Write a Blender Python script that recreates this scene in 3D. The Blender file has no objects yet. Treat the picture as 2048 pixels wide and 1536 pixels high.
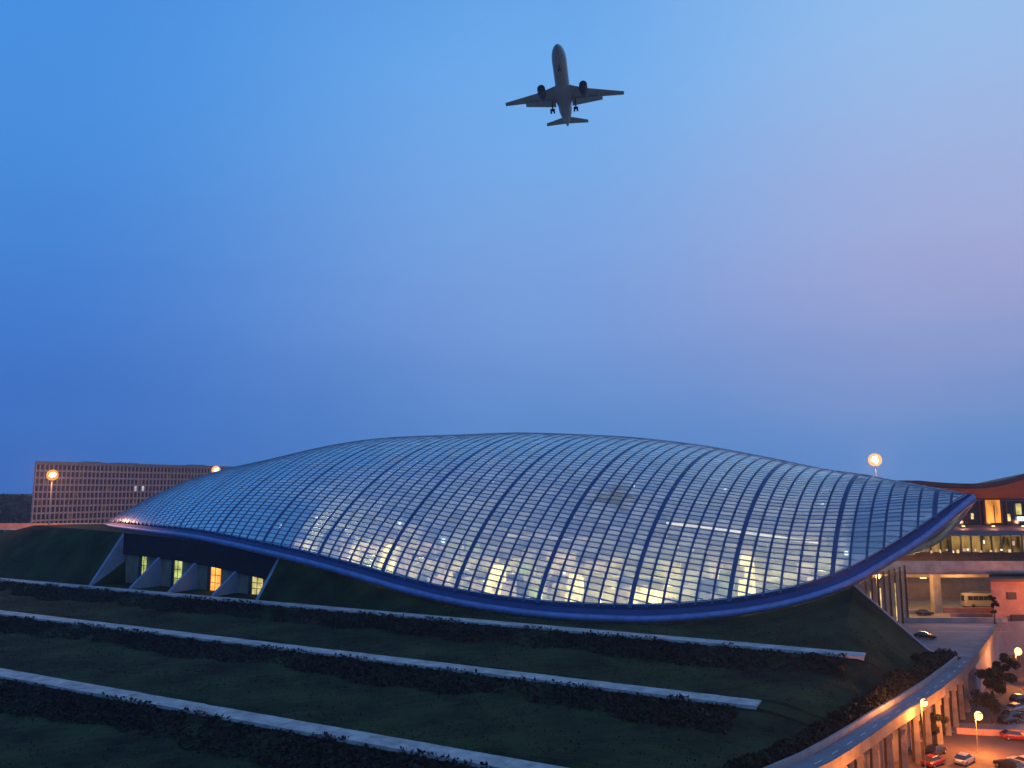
import bpy, math, random
import numpy as np
from mathutils import Vector, Matrix, Euler
rnd = random.Random(7)
npr = np.random.default_rng(7)
SC = bpy.context.scene
COL = SC.collection
R_ = math.radians

# ------------------------------------------------------------------ camera
CAM_H = 33.5
HAZE = 0.00017
cam_data = bpy.data.cameras.new('camera')
cam = bpy.data.objects.new('camera', cam_data)
COL.objects.link(cam)
cam_data.sensor_width = 36.0
cam_data.lens = 36.0 * 1593.0 / 2048.0
cam_data.clip_end = 20000
cam.location = (0, 0, CAM_H)
cam.rotation_euler = (R_(90) + math.atan(212 / 1593.0), 0, 0)
SC.camera = cam

# ------------------------------------------------------------------ dusk sky
def lin(c):
    return tuple(((x / 255.0) / 12.92 if x / 255.0 <= 0.04045 else ((x / 255.0 + 0.055) / 1.055) ** 2.4) for x in c) + (1.0,)

world = bpy.data.worlds.new('World')
SC.world = world
world.use_nodes = True
nt = world.node_tree
nt.nodes.clear()
N = nt.nodes.new
out = N('ShaderNodeOutputWorld')
bg = N('ShaderNodeBackground')
tc = N('ShaderNodeTexCoord')
sep = N('ShaderNodeSeparateXYZ')
nt.links.new(tc.outputs['Generated'], sep.inputs[0])

def m2(op, a, b=None):
    n = N('ShaderNodeMath'); n.operation = op
    for i, v in enumerate((a, b)):
        if v is None: continue
        if isinstance(v, (int, float)): n.inputs[i].default_value = v
        else: nt.links.new(v, n.inputs[i])
    return n.outputs[0]

hx = m2('MULTIPLY', sep.outputs[0], sep.outputs[0])
hy = m2('MULTIPLY', sep.outputs[1], sep.outputs[1])
hlen = m2('POWER', m2('ADD', m2('ADD', hx, hy), 1e-5), 0.5)
az = m2('DIVIDE', sep.outputs[0], hlen)          # -1 west .. 1 east
noi = N('ShaderNodeTexNoise'); noi.inputs['Scale'].default_value = 5.0; noi.inputs['Detail'].default_value = 4
nt.links.new(tc.outputs['Generated'], noi.inputs['Vector'])
wob = m2('MULTIPLY', m2('SUBTRACT', noi.outputs['Fac'], 0.5), 0.06)
mp = N('ShaderNodeMapping'); mp.inputs['Scale'].default_value = (1.2, 1.2, 14)
nt.links.new(tc.outputs['Generated'], mp.inputs['Vector'])
noi2 = N('ShaderNodeTexNoise'); noi2.inputs['Scale'].default_value = 2.2; noi2.inputs['Detail'].default_value = 5
nt.links.new(mp.outputs[0], noi2.inputs['Vector'])
wob2 = m2('MULTIPLY', m2('SUBTRACT', noi2.outputs['Fac'], 0.5), 0.05)
el = m2('ADD', m2('ADD', sep.outputs[2], wob), wob2)

def ramp(stops):
    r = N('ShaderNodeValToRGB')
    r.color_ramp.interpolation = 'B_SPLINE'
    e = r.color_ramp.elements
    while len(e) > 1: e.remove(e[0])
    e[0].position = stops[0][0]; e[0].color = lin(stops[0][1])
    for p, c in stops[1:]:
        k = e.new(p); k.color = lin(c)
    nt.links.new(el, r.inputs[0])
    return r.outputs[0]

west = ramp([(0, (56, 110, 192)), (.06, (58, 114, 200)), (.16, (68, 124, 212)), (.3, (74, 142, 224)), (.44, (76, 150, 232)), (.56, (72, 146, 230)), (1, (82, 124, 198))])
mid = ramp([(0, (86, 136, 204)), (.05, (92, 141, 210)), (.12, (106, 151, 218)), (.2, (124, 162, 228)), (.32, (128, 172, 234)), (.45, (118, 178, 242)), (.56, (108, 176, 246)), (1, (90, 130, 200))])
east = ramp([(0, (92, 142, 208)), (.06, (106, 149, 212)), (.13, (138, 160, 216)), (.22, (166, 172, 220)), (.3, (170, 180, 226)), (.44, (160, 194, 240)), (.56, (152, 200, 248)), (1, (102, 138, 204))])

def smooth(v, a, b):
    n = N('ShaderNodeMapRange'); n.interpolation_type = 'SMOOTHSTEP'
    n.inputs['From Min'].default_value = a; n.inputs['From Max'].default_value = b
    nt.links.new(v, n.inputs['Value'])
    return n.outputs[0]

def mixc(f, a, b):
    n = N('ShaderNodeMix'); n.data_type = 'RGBA'
    nt.links.new(f, n.inputs['Factor']); nt.links.new(a, n.inputs['A']); nt.links.new(b, n.inputs['B'])
    return n.outputs['Result']

skyc = mixc(smooth(az, 0.02, 0.56), mixc(smooth(az, -0.56, 0.06), west, mid), east)
nt.links.new(skyc, bg.inputs['Color'])
bg.inputs['Strength'].default_value = 0.95
nt.links.new(bg.outputs[0], out.inputs['Surface'])

SC.view_settings.view_transform = 'Standard'
SC.view_settings.look = 'None'
SC.view_settings.exposure = 0.0
SC.view_settings.gamma = 1.0
SC.cycles.max_bounces = 8
SC.cycles.transparent_max_bounces = 24
SC.cycles.sample_clamp_indirect = 4.0

# ------------------------------------------------------------------ helpers
RD = np.array([math.sin(R_(117.8)), math.cos(R_(117.8)), 0.0])   # along the paths, to the east
VD = np.array([math.sin(R_(27.8)), math.cos(R_(27.8)), 0.0])     # across them, away
def P(a, b, z):
    return tuple(RD * a + VD * b + np.array([0, 0, z]))

class MB:
    def __init__(s): s.v = []; s.f = []
    def add(s, vs, fs):
        o = len(s.v); s.v += [tuple(x) for x in vs]; s.f += [tuple(i + o for i in f) for f in fs]
    def quad(s, a, b, c, d): s.add([a, b, c, d], [(0, 1, 2, 3)])
    def hexa(s, lo, hi):
        """prism between two equal rings of points"""
        n = len(lo)
        s.add(list(lo) + list(hi), [tuple(range(n - 1, -1, -1)), tuple(range(n, 2 * n))] +
              [(i, (i + 1) % n, n + (i + 1) % n, n + i) for i in range(n)])
    def box(s, c, size, ang=0.0):
        x, y, z = size[0] / 2, size[1] / 2, size[2] / 2
        ca, sa = math.cos(ang), math.sin(ang)
        def q(px, py, pz): return (c[0] + px * ca - py * sa, c[1] + px * sa + py * ca, c[2] + pz)
        s.hexa([q(-x, -y, -z), q(x, -y, -z), q(x, y, -z), q(-x, y, -z)], [q(-x, -y, z), q(x, -y, z), q(x, y, z), q(-x, y, z)])
    def abox(s, a, b, z, da, db, dz):
        """box aligned with the path directions; centre, full sizes"""
        s.hexa([P(a - da / 2, b - db / 2, z - dz / 2), P(a + da / 2, b - db / 2, z - dz / 2), P(a + da / 2, b + db / 2, z - dz / 2), P(a - da / 2, b + db / 2, z - dz / 2)],
               [P(a - da / 2, b - db / 2, z + dz / 2), P(a + da / 2, b - db / 2, z + dz / 2), P(a + da / 2, b + db / 2, z + dz / 2), P(a - da / 2, b + db / 2, z + dz / 2)])
    def tube(s, pts, rad, n=8):
        pts = [Vector(p) for p in pts]
        if not hasattr(rad, '__len__'): rad = [rad] * len(pts)
        rings = []
        for i, p in enumerate(pts):
            t = (pts[min(i + 1, len(pts) - 1)] - pts[max(i - 1, 0)]).normalized()
            u = t.cross(Vector((0, 0, 1)))
            if u.length < 1e-3: u = Vector((1, 0, 0))
            u.normalize(); w = t.cross(u)
            rings.append([tuple(p + (u * math.cos(2 * math.pi * k / n) + w * math.sin(2 * math.pi * k / n)) * rad[i]) for k in range(n)])
        s.loft(rings)
    def loft(s, rings, closed=True, caps=True):
        n = len(rings[0]); vs = [p for r in rings for p in r]; fs = []
        for i in range(len(rings) - 1):
            for k in range(n if closed else n - 1):
                fs.append((i * n + k, i * n + (k + 1) % n, (i + 1) * n + (k + 1) % n, (i + 1) * n + k))
        if caps and closed:
            fs.append(tuple(range(n - 1, -1, -1))); fs.append(tuple((len(rings) - 1) * n + k for k in range(n)))
        s.add(vs, fs)
    def ball(s, c, r, n=10, m=6, sq=(1, 1, 1)):
        rings = []
        for i in range(m + 1):
            t = math.pi * (i + .02) / (m + .04)
            rings.append([(c[0] + sq[0] * r * math.sin(t) * math.cos(2 * math.pi * k / n), c[1] + sq[1] * r * math.sin(t) * math.sin(2 * math.pi * k / n), c[2] - sq[2] * r * math.cos(t)) for k in range(n)])
        s.loft(rings)
    def build(s, name, mat, parent=None, smooth=False, loc=None):
        me = bpy.data.meshes.new(name)
        o = bpy.data.objects.new(name, me)
        COL.objects.link(o)
        if parent is not None: o.parent = parent
        org = np.array(loc) if loc is not None else np.array(origin_of(parent))
        if loc is not None and parent is None: o.location = loc
        vs = np.array(s.v, dtype=float).reshape(-1, 3) - org
        me.from_pydata([tuple(x) for x in vs], [], s.f)
        me.materials.append(mat)
        if smooth:
            for p in me.polygons: p.use_smooth = True
        me.update()
        return o

ORG = {}
def origin_of(o):
    return ORG.get(o.name, (0, 0, 0)) if o is not None else (0, 0, 0)

def tag(o, label=None, cat=None, group=None, kind=None):
    if label: o['label'] = label
    if cat: o['category'] = cat
    if group: o['group'] = group
    if kind: o['kind'] = kind
    return o

def thing(name, label, cat, loc=(0, 0, 0), group=None):
    o = bpy.data.objects.new(name, None)
    COL.objects.link(o); o.location = loc
    o.empty_display_size = 1
    ORG[o.name] = tuple(loc)
    return tag(o, label, cat, group)

def sub(mb, name, mat, part, **k):
    """a sub-part: child of a part whose own origin is its thing's origin"""
    ORG[part.name] = origin_of(part.parent)
    return mb.build(name, mat, part, **k)

def copy_tree(o, parent=None):
    c = o.copy(); COL.objects.link(c)
    if parent is not None: c.parent = parent
    for ch in list(o.children): copy_tree(ch, c)
    return c

# ------------------------------------------------------------------ materials
def mat(name, col, rough=0.7, metal=0.0, var=0.0, scale=0.3, col2=None, bump=0.0, bscale=None, spec=0.5, detail=6, stretch=None):
    m = bpy.data.materials.new(name); m.use_nodes = True
    t = m.node_tree; b = t.nodes['Principled BSDF']
    c = tuple(col) + (1,)
    b.inputs['Base Color'].default_value = c
    b.inputs['Roughness'].default_value = rough
    b.inputs['Metallic'].default_value = metal
    b.inputs['Specular IOR Level'].default_value = spec
    co = t.nodes.new('ShaderNodeTexCoord')
    src = co.outputs['Object']
    if stretch:
        mp = t.nodes.new('ShaderNodeMapping'); mp.inputs['Rotation'].default_value = (0, 0, R_(27.8)); mp.inputs['Scale'].default_value = stretch
        t.links.new(src, mp.inputs['Vector']); src = mp.outputs[0]
    if var or col2 is not None:
        n = t.nodes.new('ShaderNodeTexNoise'); n.inputs['Scale'].default_value = scale; n.inputs['Detail'].default_value = detail; n.inputs['Roughness'].default_value = .65
        t.links.new(src, n.inputs['Vector'])
        r = t.nodes.new('ShaderNodeValToRGB')
        lo = tuple(x * (1 - var) for x in col) + (1,); hi = tuple(min(1, x * (1 + var)) for x in (col2 or col)) + (1,)
        r.color_ramp.elements[0].position = .33; r.color_ramp.elements[0].color = lo
        r.color_ramp.elements[1].position = .67; r.color_ramp.elements[1].color = hi
        t.links.new(n.outputs['Fac'], r.inputs[0]); t.links.new(r.outputs[0], b.inputs['Base Color'])
    if bump:
        n2 = t.nodes.new('ShaderNodeTexNoise'); n2.inputs['Scale'].default_value = bscale or scale * 6; n2.inputs['Detail'].default_value = 5
        t.links.new(src, n2.inputs['Vector'])
        bp = t.nodes.new('ShaderNodeBump'); bp.inputs['Strength'].default_value = bump; bp.inputs['Distance'].default_value = .25
        t.links.new(n2.outputs['Fac'], bp.inputs['Height']); t.links.new(bp.outputs[0], b.inputs['Normal'])
    return m

def emit(name, col, strength, scale=None, lo=.35, stretch=None):
    m = bpy.data.materials.new(name); m.use_nodes = True
    t = m.node_tree; t.nodes.clear()
    o = t.nodes.new('ShaderNodeOutputMaterial'); e = t.nodes.new('ShaderNodeEmission')
    e.inputs['Color'].default_value = tuple(col) + (1,); e.inputs['Strength'].default_value = strength
    t.links.new(e.outputs[0], o.inputs['Surface'])
    if scale:
        co = t.nodes.new('ShaderNodeTexCoord'); n = t.nodes.new('ShaderNodeTexNoise')
        n.inputs['Scale'].default_value = scale; n.inputs['Detail'].default_value = 3
        src = co.outputs['Object']
        if stretch:
            mp = t.nodes.new('ShaderNodeMapping'); mp.inputs['Scale'].default_value = stretch
            t.links.new(src, mp.inputs['Vector']); src = mp.outputs[0]
        t.links.new(src, n.inputs['Vector'])
        mr = t.nodes.new('ShaderNodeMapRange'); mr.inputs['From Min'].default_value = .35; mr.inputs['From Max'].default_value = .65
        mr.inputs['To Min'].default_value = strength * lo; mr.inputs['To Max'].default_value = strength
        t.links.new(n.outputs['Fac'], mr.inputs['Value']); t.links.new(mr.outputs[0], e.inputs['Strength'])
    return m

def leafmat(name, c1, c2):
    m = bpy.data.materials.new(name); m.use_nodes = True
    t = m.node_tree; b = t.nodes['Principled BSDF']
    g = t.nodes.new('ShaderNodeNewGeometry'); r = t.nodes.new('ShaderNodeValToRGB')
    r.color_ramp.elements[0].color = tuple(c1) + (1,); r.color_ramp.elements[1].color = tuple(c2) + (1,)
    t.links.new(g.outputs['Random Per Island'], r.inputs[0]); t.links.new(r.outputs[0], b.inputs['Base Color'])
    b.inputs['Roughness'].default_value = .75
    b.inputs['Specular IOR Level'].default_value = .25
    return m

def glassmat():
    """roof panes: glazing over light louvres - mirrors the sky at a slant, shows the hall when looked into"""
    m = bpy.data.materials.new('roof_pane'); m.use_nodes = True
    t = m.node_tree; t.nodes.clear()
    L = t.links.new
    o = t.nodes.new('ShaderNodeOutputMaterial')
    g = t.nodes.new('ShaderNodeNewGeometry')
    tr = t.nodes.new('ShaderNodeBsdfTransparent'); tr.inputs['Color'].default_value = (.78, .9, .92, 1)
    df = t.nodes.new('ShaderNodeBsdfDiffuse')
    rc = t.nodes.new('ShaderNodeValToRGB')
    rc.color_ramp.elements[0].color = (.36, .44, .46, 1); rc.color_ramp.elements[1].color = (.76, .80, .78, 1)
    L(g.outputs['Random Per Island'], rc.inputs[0]); L(rc.outputs[0], df.inputs['Color'])
    gl = t.nodes.new('ShaderNodeBsdfGlossy'); gl.inputs['Roughness'].default_value = .12; gl.inputs['Color'].default_value = (.93, .97, 1, 1)
    mx = t.nodes.new('ShaderNodeMixShader')
    mr = t.nodes.new('ShaderNodeMapRange'); mr.inputs['To Min'].default_value = .34; mr.inputs['To Max'].default_value = .78
    L(g.outputs['Random Per Island'], mr.inputs['Value'])
    tl = t.nodes.new('ShaderNodeBsdfTranslucent'); tl.inputs['Color'].default_value = (.84, .84, .56, 1)
    dm = t.nodes.new('ShaderNodeMixShader'); dm.inputs['Fac'].default_value = .4
    L(df.outputs[0], dm.inputs[1]); L(tl.outputs[0], dm.inputs[2])
    L(mr.outputs[0], mx.inputs['Fac']); L(tr.outputs[0], mx.inputs[1]); L(dm.outputs[0], mx.inputs[2])
    fr = t.nodes.new('ShaderNodeLayerWeight'); fr.inputs['Blend'].default_value = .52
    m2_ = t.nodes.new('ShaderNodeMixShader')
    mr2 = t.nodes.new('ShaderNodeMapRange'); mr2.inputs['To Min'].default_value = .24; mr2.inputs['To Max'].default_value = .97
    L(fr.outputs['Facing'], mr2.inputs['Value'])
    L(mr2.outputs[0], m2_.inputs['Fac']); L(mx.outputs[0], m2_.inputs[1]); L(gl.outputs[0], m2_.inputs[2])
    L(m2_.outputs[0], o.inputs['Surface'])
    return m

M = dict(
    grass=mat('grass', (.004, .014, .007), .95, var=.65, scale=.085, col2=(.019, .031, .011), bump=.9, bscale=2.2, spec=.15),
    ground=mat('asphalt_low', (.075, .05, .042), .85, var=.3, scale=.12, bump=.2, bscale=4),
    asphalt=mat('asphalt', (.17, .18, .22), .8, var=.25, scale=.15, bump=.15, bscale=5),
    concrete=mat('concrete', (.26, .26, .27), .8, var=.22, scale=.35, bump=.12, bscale=6),
    path=mat('path_concrete', (.36, .345, .34), .75, var=.38, scale=.35, bump=.1, bscale=7),
    wallc=mat('render_wall', (.22, .2, .19), .85, var=.25, scale=.4, bump=.1),
    dim=mat('stained_concrete', (.15, .13, .115), .85, var=.35, scale=.5, bump=.15),
    salmon=mat('salmon_wall', (.42, .22, .17), .85, var=.22, scale=.3, bump=.1),
    alu=mat('fascia_metal', (.15, .22, .44), .45, .45, var=.22, scale=.5, bump=.08),
    purlin=mat('purlin_metal', (.15, .20, .28), .3, .6, var=.2, scale=.3),
    gutter=mat('gutter_metal', (.02, .05, .17), .5, .3, var=.15, scale=.3),
    rib=mat('rib_metal', (.045, .08, .16), .36, .6, var=.2, scale=.3),
    ribwide=mat('rib_gutter_metal', (.05, .085, .18), .4, .6, var=.12, scale=.3),
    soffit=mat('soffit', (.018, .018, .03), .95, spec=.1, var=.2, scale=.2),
    pane=glassmat(),
    hallfloor=mat('hall_floor', (.25, .24, .22), .5, var=.2, scale=.2),
    dark=mat('dark_frame', (.02, .022, .03), .6),
    darkglass=mat('dark_glass', (.02, .025, .035), .12, spec=.8),
    fin=mat('fin_panel', (.17, .23, .34), .6, var=.15, scale=.3),
    olive=mat('facade_panel', (.20, .19, .15), .7, var=.3, scale=.25),
    leaf=leafmat('hedge_leaf', (.006, .009, .005), (.020, .030, .011)),
    leafred=leafmat('bed_leaf', (.006, .006, .005), (.018, .015, .010)),
    tree=leafmat('tree_leaf', (.008, .013, .006), (.03, .035, .012)),
    far=leafmat('far_leaf', (.02, .03, .03), (.04, .05, .045)),
    bark=mat('bark', (.06, .045, .03), .9, var=.3, scale=2),
    hull=mat('hull', (.22, .34, .36), .4, .0, var=.08, scale=.4),
    hulldark=mat('engine', (.06, .07, .09), .4, .3),
    tyre=mat('tyre', (.015, .015, .015), .9),
    steel=mat('steel', (.25, .25, .25), .45, .6, var=.15, scale=1),
    brownroof=mat('brown_roof', (.09, .05, .045), .7, var=.2, scale=.2),
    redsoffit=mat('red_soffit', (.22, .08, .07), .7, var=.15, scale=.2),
    slab=mat('canopy_slab', (.12, .13, .16), .7, var=.2, scale=.3),
    deck=mat('deck_concrete', (.32, .29, .29), .8, var=.25, scale=.4, bump=.1),
    office=mat('office_frame', (.27, .225, .26), .8, var=.12, scale=.4),
    black=mat('car_black', (.012, .012, .016), .25, .2, spec=.6),
    silver=mat('car_silver', (.35, .36, .38), .3, .5),
    red=mat('car_red', (.20, .02, .02), .3, .2),
    white=mat('coach_white', (.34, .36, .39), .4, var=.06, scale=.5),
    teal=mat('coach_teal', (.05, .28, .28), .45),
    paint=mat('road_paint', (.62, .6, .55), .7, var=.15, scale=2),
    e_warm=emit('lit_shop', (1, .72, .26), 5.5, .45, .25),
    e_dim=emit('lit_dim', (1, .68, .28), 1.5, .5, .2),
    e_cool=emit('lit_cool', (.8, .95, 1), 4.0),
    e_pink=emit('lit_pinkish', (1, .64, .34), 1.9, .5, .3),
    e_sod=emit('sodium_glass', (1, .60, .20), 3.2),
    e_mast=emit('floodlight_glass', (1, .62, .30), 60),
    e_door=emit('lit_door', (1, .36, .06), 1.7, .35, .25, (1, 1, .25)),
    e_gold=emit('lit_gold', (1, .58, .16), .42, .5, .06, (1, 1, .3)),
    e_green=emit('lit_greenish', (.85, 1, .30), .8, .4, .4),
    e_wd=emit('dim_office', (1, .62, .38), .09, .6, .3),
    e_wn=emit('lit_office', (.9, .92, 1), .75, .6, .5),
    e_orange=emit('lit_orange', (1, .38, .07), 2.0, .5, .5),
    e_yellow=emit('lit_yellow', (1, .85, .30), .9, .5, .4),
)

def lamp_light(name, loc, power, col, parent, rad=.3):
    l = bpy.data.lights.new(name, 'POINT'); l.energy = power; l.color = col; l.shadow_soft_size = rad
    o = bpy.data.objects.new(name, l); COL.objects.link(o)
    o.parent = parent; o.location = tuple(np.array(loc) - np.array(origin_of(parent)))
    return o

# ================================================================== the roof shell
A_L, A_R = -286.0, 7.2
B_T, B_M, DEP, SK, EXQ = 203.0, 163.0, 90.0, 0.2, 0.76
RA = [-286, -280.3, -223.0, -191.6, -168.3, -149.1, -132.3, -117.1, -103.4, -90.8, -79.0, -67.9, -57.3, -47.0, -37.0, -27.2, -17.4, -9.6, -1.6, 5.0, 7.2]
RZ = [20.6, 20.68, 20.97, 20.13, 18.05, 15.73, 13.02, 10.19, 8.02, 6.67, 5.87, 5.67, 5.83, 6.76, 8.24, 10.58, 14.43, 19.2, 24.83, 30.6, 32.4]
HA = [-286, -268, -240, -210, -180, -150, -120, -90, -60, -35, -15, -1, 7.2]
HZ = [0.0, 8.09, 18.95, 25.28, 31.3, 34.39, 37.78, 38.45, 34.49, 27.32, 19.12, 8.87, 0.0]
def pch(X, Y):
    """smooth monotone-ish cubic through the knots"""
    X = np.array(X, float); Y = np.array(Y, float)
    d = np.diff(Y) / np.diff(X); m = np.zeros(len(X))
    m[0], m[-1] = d[0], d[-1]
    for i in range(1, len(X) - 1):
        m[i] = 0 if d[i - 1] * d[i] <= 0 and False else (d[i - 1] * (X[i + 1] - X[i]) + d[i] * (X[i] - X[i - 1])) / (X[i + 1] - X[i - 1])
    def f(x):
        i = int(min(max(np.searchsorted(X, x) - 1, 0), len(X) - 2))
        h = X[i + 1] - X[i]; t = (x - X[i]) / h
        return (2 * t**3 - 3 * t**2 + 1) * Y[i] + (t**3 - 2 * t**2 + t) * h * m[i] + (-2 * t**3 + 3 * t**2) * Y[i + 1] + (t**3 - t**2) * h * m[i + 1]
    return f
f_rz = pch(RA, RZ); f_hz = pch(HA, HZ)
def lens(a):
    t = min(1, abs((a - (A_L + A_R) / 2) / ((A_R - A_L) / 2)))
    return 1 - t ** 2.2
def b0(a): return B_T - (B_T - B_M) * lens(a)
def b1(a): return B_T + DEP * lens(a)
def surf(a, b):
    """roof point on the rib that starts at a, at depth b"""
    lo, hi = b0(a), b1(a)
    w = min(1, max(0, (b - lo) / max(hi - lo, 1e-6)))
    b = lo + w * (hi - lo)
    zf = f_rz(a); zk = zf + (11 - zf * .5) * min(1, lens(a) / .35)
    z = zf * (1 - w) + zk * w + max(f_hz(a), 0) * max(0, 1 - (2 * w - 1) ** 2) ** EXQ
    return np.array(P(a + SK * (b - lo), b, z))
def snorm(a, b):
    lo, hi = b0(a), b1(a)
    e = 0.15
    bb = min(max(b, lo + .2), hi - .2)
    db = surf(a, bb + e) - surf(a, bb - e); da = surf(a + e, bb) - surf(a - e, bb)
    n = np.cross(da, db); n /= (np.linalg.norm(n) + 1e-9)
    return n if n[2] > 0 else -n

hall = thing('transport_hall', 'huge shell shaped glass roof building glowing from inside behind the grass terraces', 'building', P(-135, 205, 4))

PITCH = 3.4
RIBS = [(-41.5 + PITCH * k, k % 6 == 0) for k in range(-71, 15)]
# rows at equal arc length up the tall middle rib
aref = -120.0
bs = np.linspace(b0(aref), b1(aref), 1500)
pp = np.array([surf(aref, b) for b in bs]); arc = np.concatenate([[0], np.cumsum(np.linalg.norm(np.diff(pp, axis=0), axis=1))])
ARCS = list(np.arange(1.4, arc[-1] * .5, 1.4)) + list(np.arange(arc[-1] * .5, arc[-1] - 2, 2.9))
ROWS = list(np.interp(ARCS, arc, bs))[:99]
def row_b(beta, a):
    """a roof row: level in the middle, leaning with the rim towards it"""
    return beta + .72 * (b0(a) - b0(aref)) * max(0, 1 - (beta - b0(aref)) / 45)

g = MB()
avals = [A_L + .6] + [a for a, _ in RIBS if A_L + 1 < a < A_R - .6] + [A_R - .4]
bl = [B_M - 30] + ROWS + [B_T + DEP + 1]
GIN = 1.2     # the gutter takes this much of the rim
for i in range(len(avals) - 1):
    a_, c_ = avals[i], avals[i + 1]
    for j in range(len(bl) - 1):
        ba = [min(max(row_b(x, a_), b0(a_) + GIN * .6), b1(a_) - GIN * .6) for x in (bl[j], bl[j + 1])]
        bc = [min(max(row_b(x, c_), b0(c_) + GIN * .6), b1(c_) - GIN * .6) for x in (bl[j], bl[j + 1])]
        if ba[1] - ba[0] < .02 and bc[1] - bc[0] < .02: continue
        q = [surf(a_, ba[0]), surf(c_, bc[0]), surf(c_, bc[1]), surf(a_, ba[1])]
        n = snorm((a_ + c_) / 2, (ba[0] + ba[1] + bc[0] + bc[1]) / 4)
        q = [p + n * (-.01 + npr.normal() * .014) for p in q]
        if ba[1] - ba[0] < .02: q = q[:3]
        elif bc[1] - bc[0] < .02: q = [q[0], q[1], q[3]]
        g.add(q, [tuple(range(len(q)))])
g.build('roof_glazing', M['pane'], hall)

def sweep_on_roof(pts, nrm, width_dir, w, up, down):
    rings = []
    for p, n, d in zip(pts, nrm, width_dir):
        rings.append([tuple(p + d * (-w / 2) - n * down), tuple(p + d * (w / 2) - n * down), tuple(p + d * (w / 2) + n * up), tuple(p - d * (w / 2) + n * up)])
    m = MB(); m.loft(rings); return m

for a, wide in RIBS:
    if not (A_L + 1 < a < A_R - .6): continue
    lo, hi = b0(a) + .5, b1(a) - .5
    if hi - lo < 2: continue
    n_ = 44
    tt = (1 - np.cos(np.linspace(0, math.pi, n_))) / 2
    bb = lo + (hi - lo) * tt
    pts = [surf(a, b) for b in bb]
    nr = [snorm(a, b) for b in bb]
    wd = []
    for k in range(n_):
        t = pts[min(k + 1, n_ - 1)] - pts[max(k - 1, 0)]
        d = np.cross(t, nr[k]); wd.append(d / np.linalg.norm(d))
    m = sweep_on_roof(pts, nr, wd, 1.0 if wide else .50, .06 if wide else .07, .35)
    m.build('gutter_rib' if wide else 'rib', M['ribwide'] if wide else M['rib'], hall)

# underside frame the hall shows nothing without: purlins
for b in ROWS:
    av = [a for a in np.arange(A_L + 1.2, A_R - .6, 1.7) if b0(a) + .7 < row_b(b, a) < b1(a) - .8]
    if len(av) < 3: continue
    pts = [surf(a, row_b(b, a)) for a in av]; nr = [snorm(a, row_b(b, a)) for a in av]
    wd = []
    for k in range(len(av)):
        t = pts[min(k + 1, len(av) - 1)] - pts[max(k - 1, 0)]
        d = np.cross(t, nr[k]); wd.append(d / (np.linalg.norm(d) + 1e-9))
    sweep_on_roof(pts, nr, wd, .27, .035, .16).build('purlin', M['purlin'], hall)

# rim: dark gutter between glass and the pale rounded fascia
rim_as = []
def rim_frame(front=True, n=150):
    t = np.linspace(-1, 1, n)
    aa = (A_L + A_R) / 2 + (A_R - A_L) / 2 * np.sign(t) * (1 - (1 - np.abs(t)) ** 1.6)
    res = []; rim_as.clear()
    for a in aa:
        a = min(max(a, A_L), A_R); rim_as.append(a)
        b = b0(a) if front else b1(a)
        res.append(surf(a, b))
    return np.array(res)
front, back = rim_frame(True), rim_frame(False)
loop = np.concatenate([front, back[::-1][1:-1]])
nl = len(loop)
cen = np.array(P(-135, 215, 0))
f_r, g_r, s_r = [], [], []
rim_ab = [(a, 0) for a in rim_as] + [(a, 1) for a in rim_as[::-1][1:-1]]
for i in range(nl):
    p = loop[i]; t = loop[(i + 1) % nl] - loop[i - 1]
    t = t / (np.linalg.norm(t) + 1e-9)
    o = np.cross(t, np.array([0, 0, 1.])); o[2] = 0
    o /= (np.linalg.norm(o) + 1e-9)      # outward, away from the hall
    u = np.cross(o, t); u = u if u[2] > 0 else -u
    def q(x, z): return tuple(p + o * x + u * z)
    f_r.append([q(-.15, .25), q(.2, .1), q(.42, -.35), q(.45, -.8), q(.3, -1.2), q(0, -1.42), q(-.9, -1.45), q(-.9, -.2)])
    a, sd = rim_ab[i]
    bi = b0(a) + GIN * .66 if sd == 0 else b1(a) - GIN * .66
    if b1(a) - b0(a) < 2.5: bi = (b0(a) + b1(a)) / 2
    ip = surf(a, bi); im = ip * .5 + np.array(q(-.5, .1)) * .5
    g_r.append([tuple(ip + np.array([0, 0, .10])), tuple(im + o * -.12), q(-.16, .22), q(-.16, -.05), tuple(im - o * .5), tuple(ip - o * .45)])
def ring_loft(m, rings):
    n = len(rings[0]); k = len(rings)
    m.add([p for r in rings for p in r], [(i * n + j, i * n + (j + 1) % n, ((i + 1) % k) * n + (j + 1) % n, ((i + 1) % k) * n + j) for i in range(k) for j in range(n)])
m = MB(); ring_loft(m, f_r); m.build('rim_fascia', M['alu'], hall, smooth=True)
m = MB(); ring_loft(m, g_r); m.build('rim_gutter', M['gutter'], hall)

# soffits at the two raised ends
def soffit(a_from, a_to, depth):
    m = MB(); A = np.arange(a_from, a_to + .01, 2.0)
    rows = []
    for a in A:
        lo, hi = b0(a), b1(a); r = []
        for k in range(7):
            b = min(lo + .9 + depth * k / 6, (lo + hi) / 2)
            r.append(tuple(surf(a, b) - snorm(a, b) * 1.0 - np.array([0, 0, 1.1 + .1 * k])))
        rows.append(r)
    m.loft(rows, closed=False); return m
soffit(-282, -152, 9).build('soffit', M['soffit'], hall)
soffit(-20, 6, 10).build('soffit', M['soffit'], hall)

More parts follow.
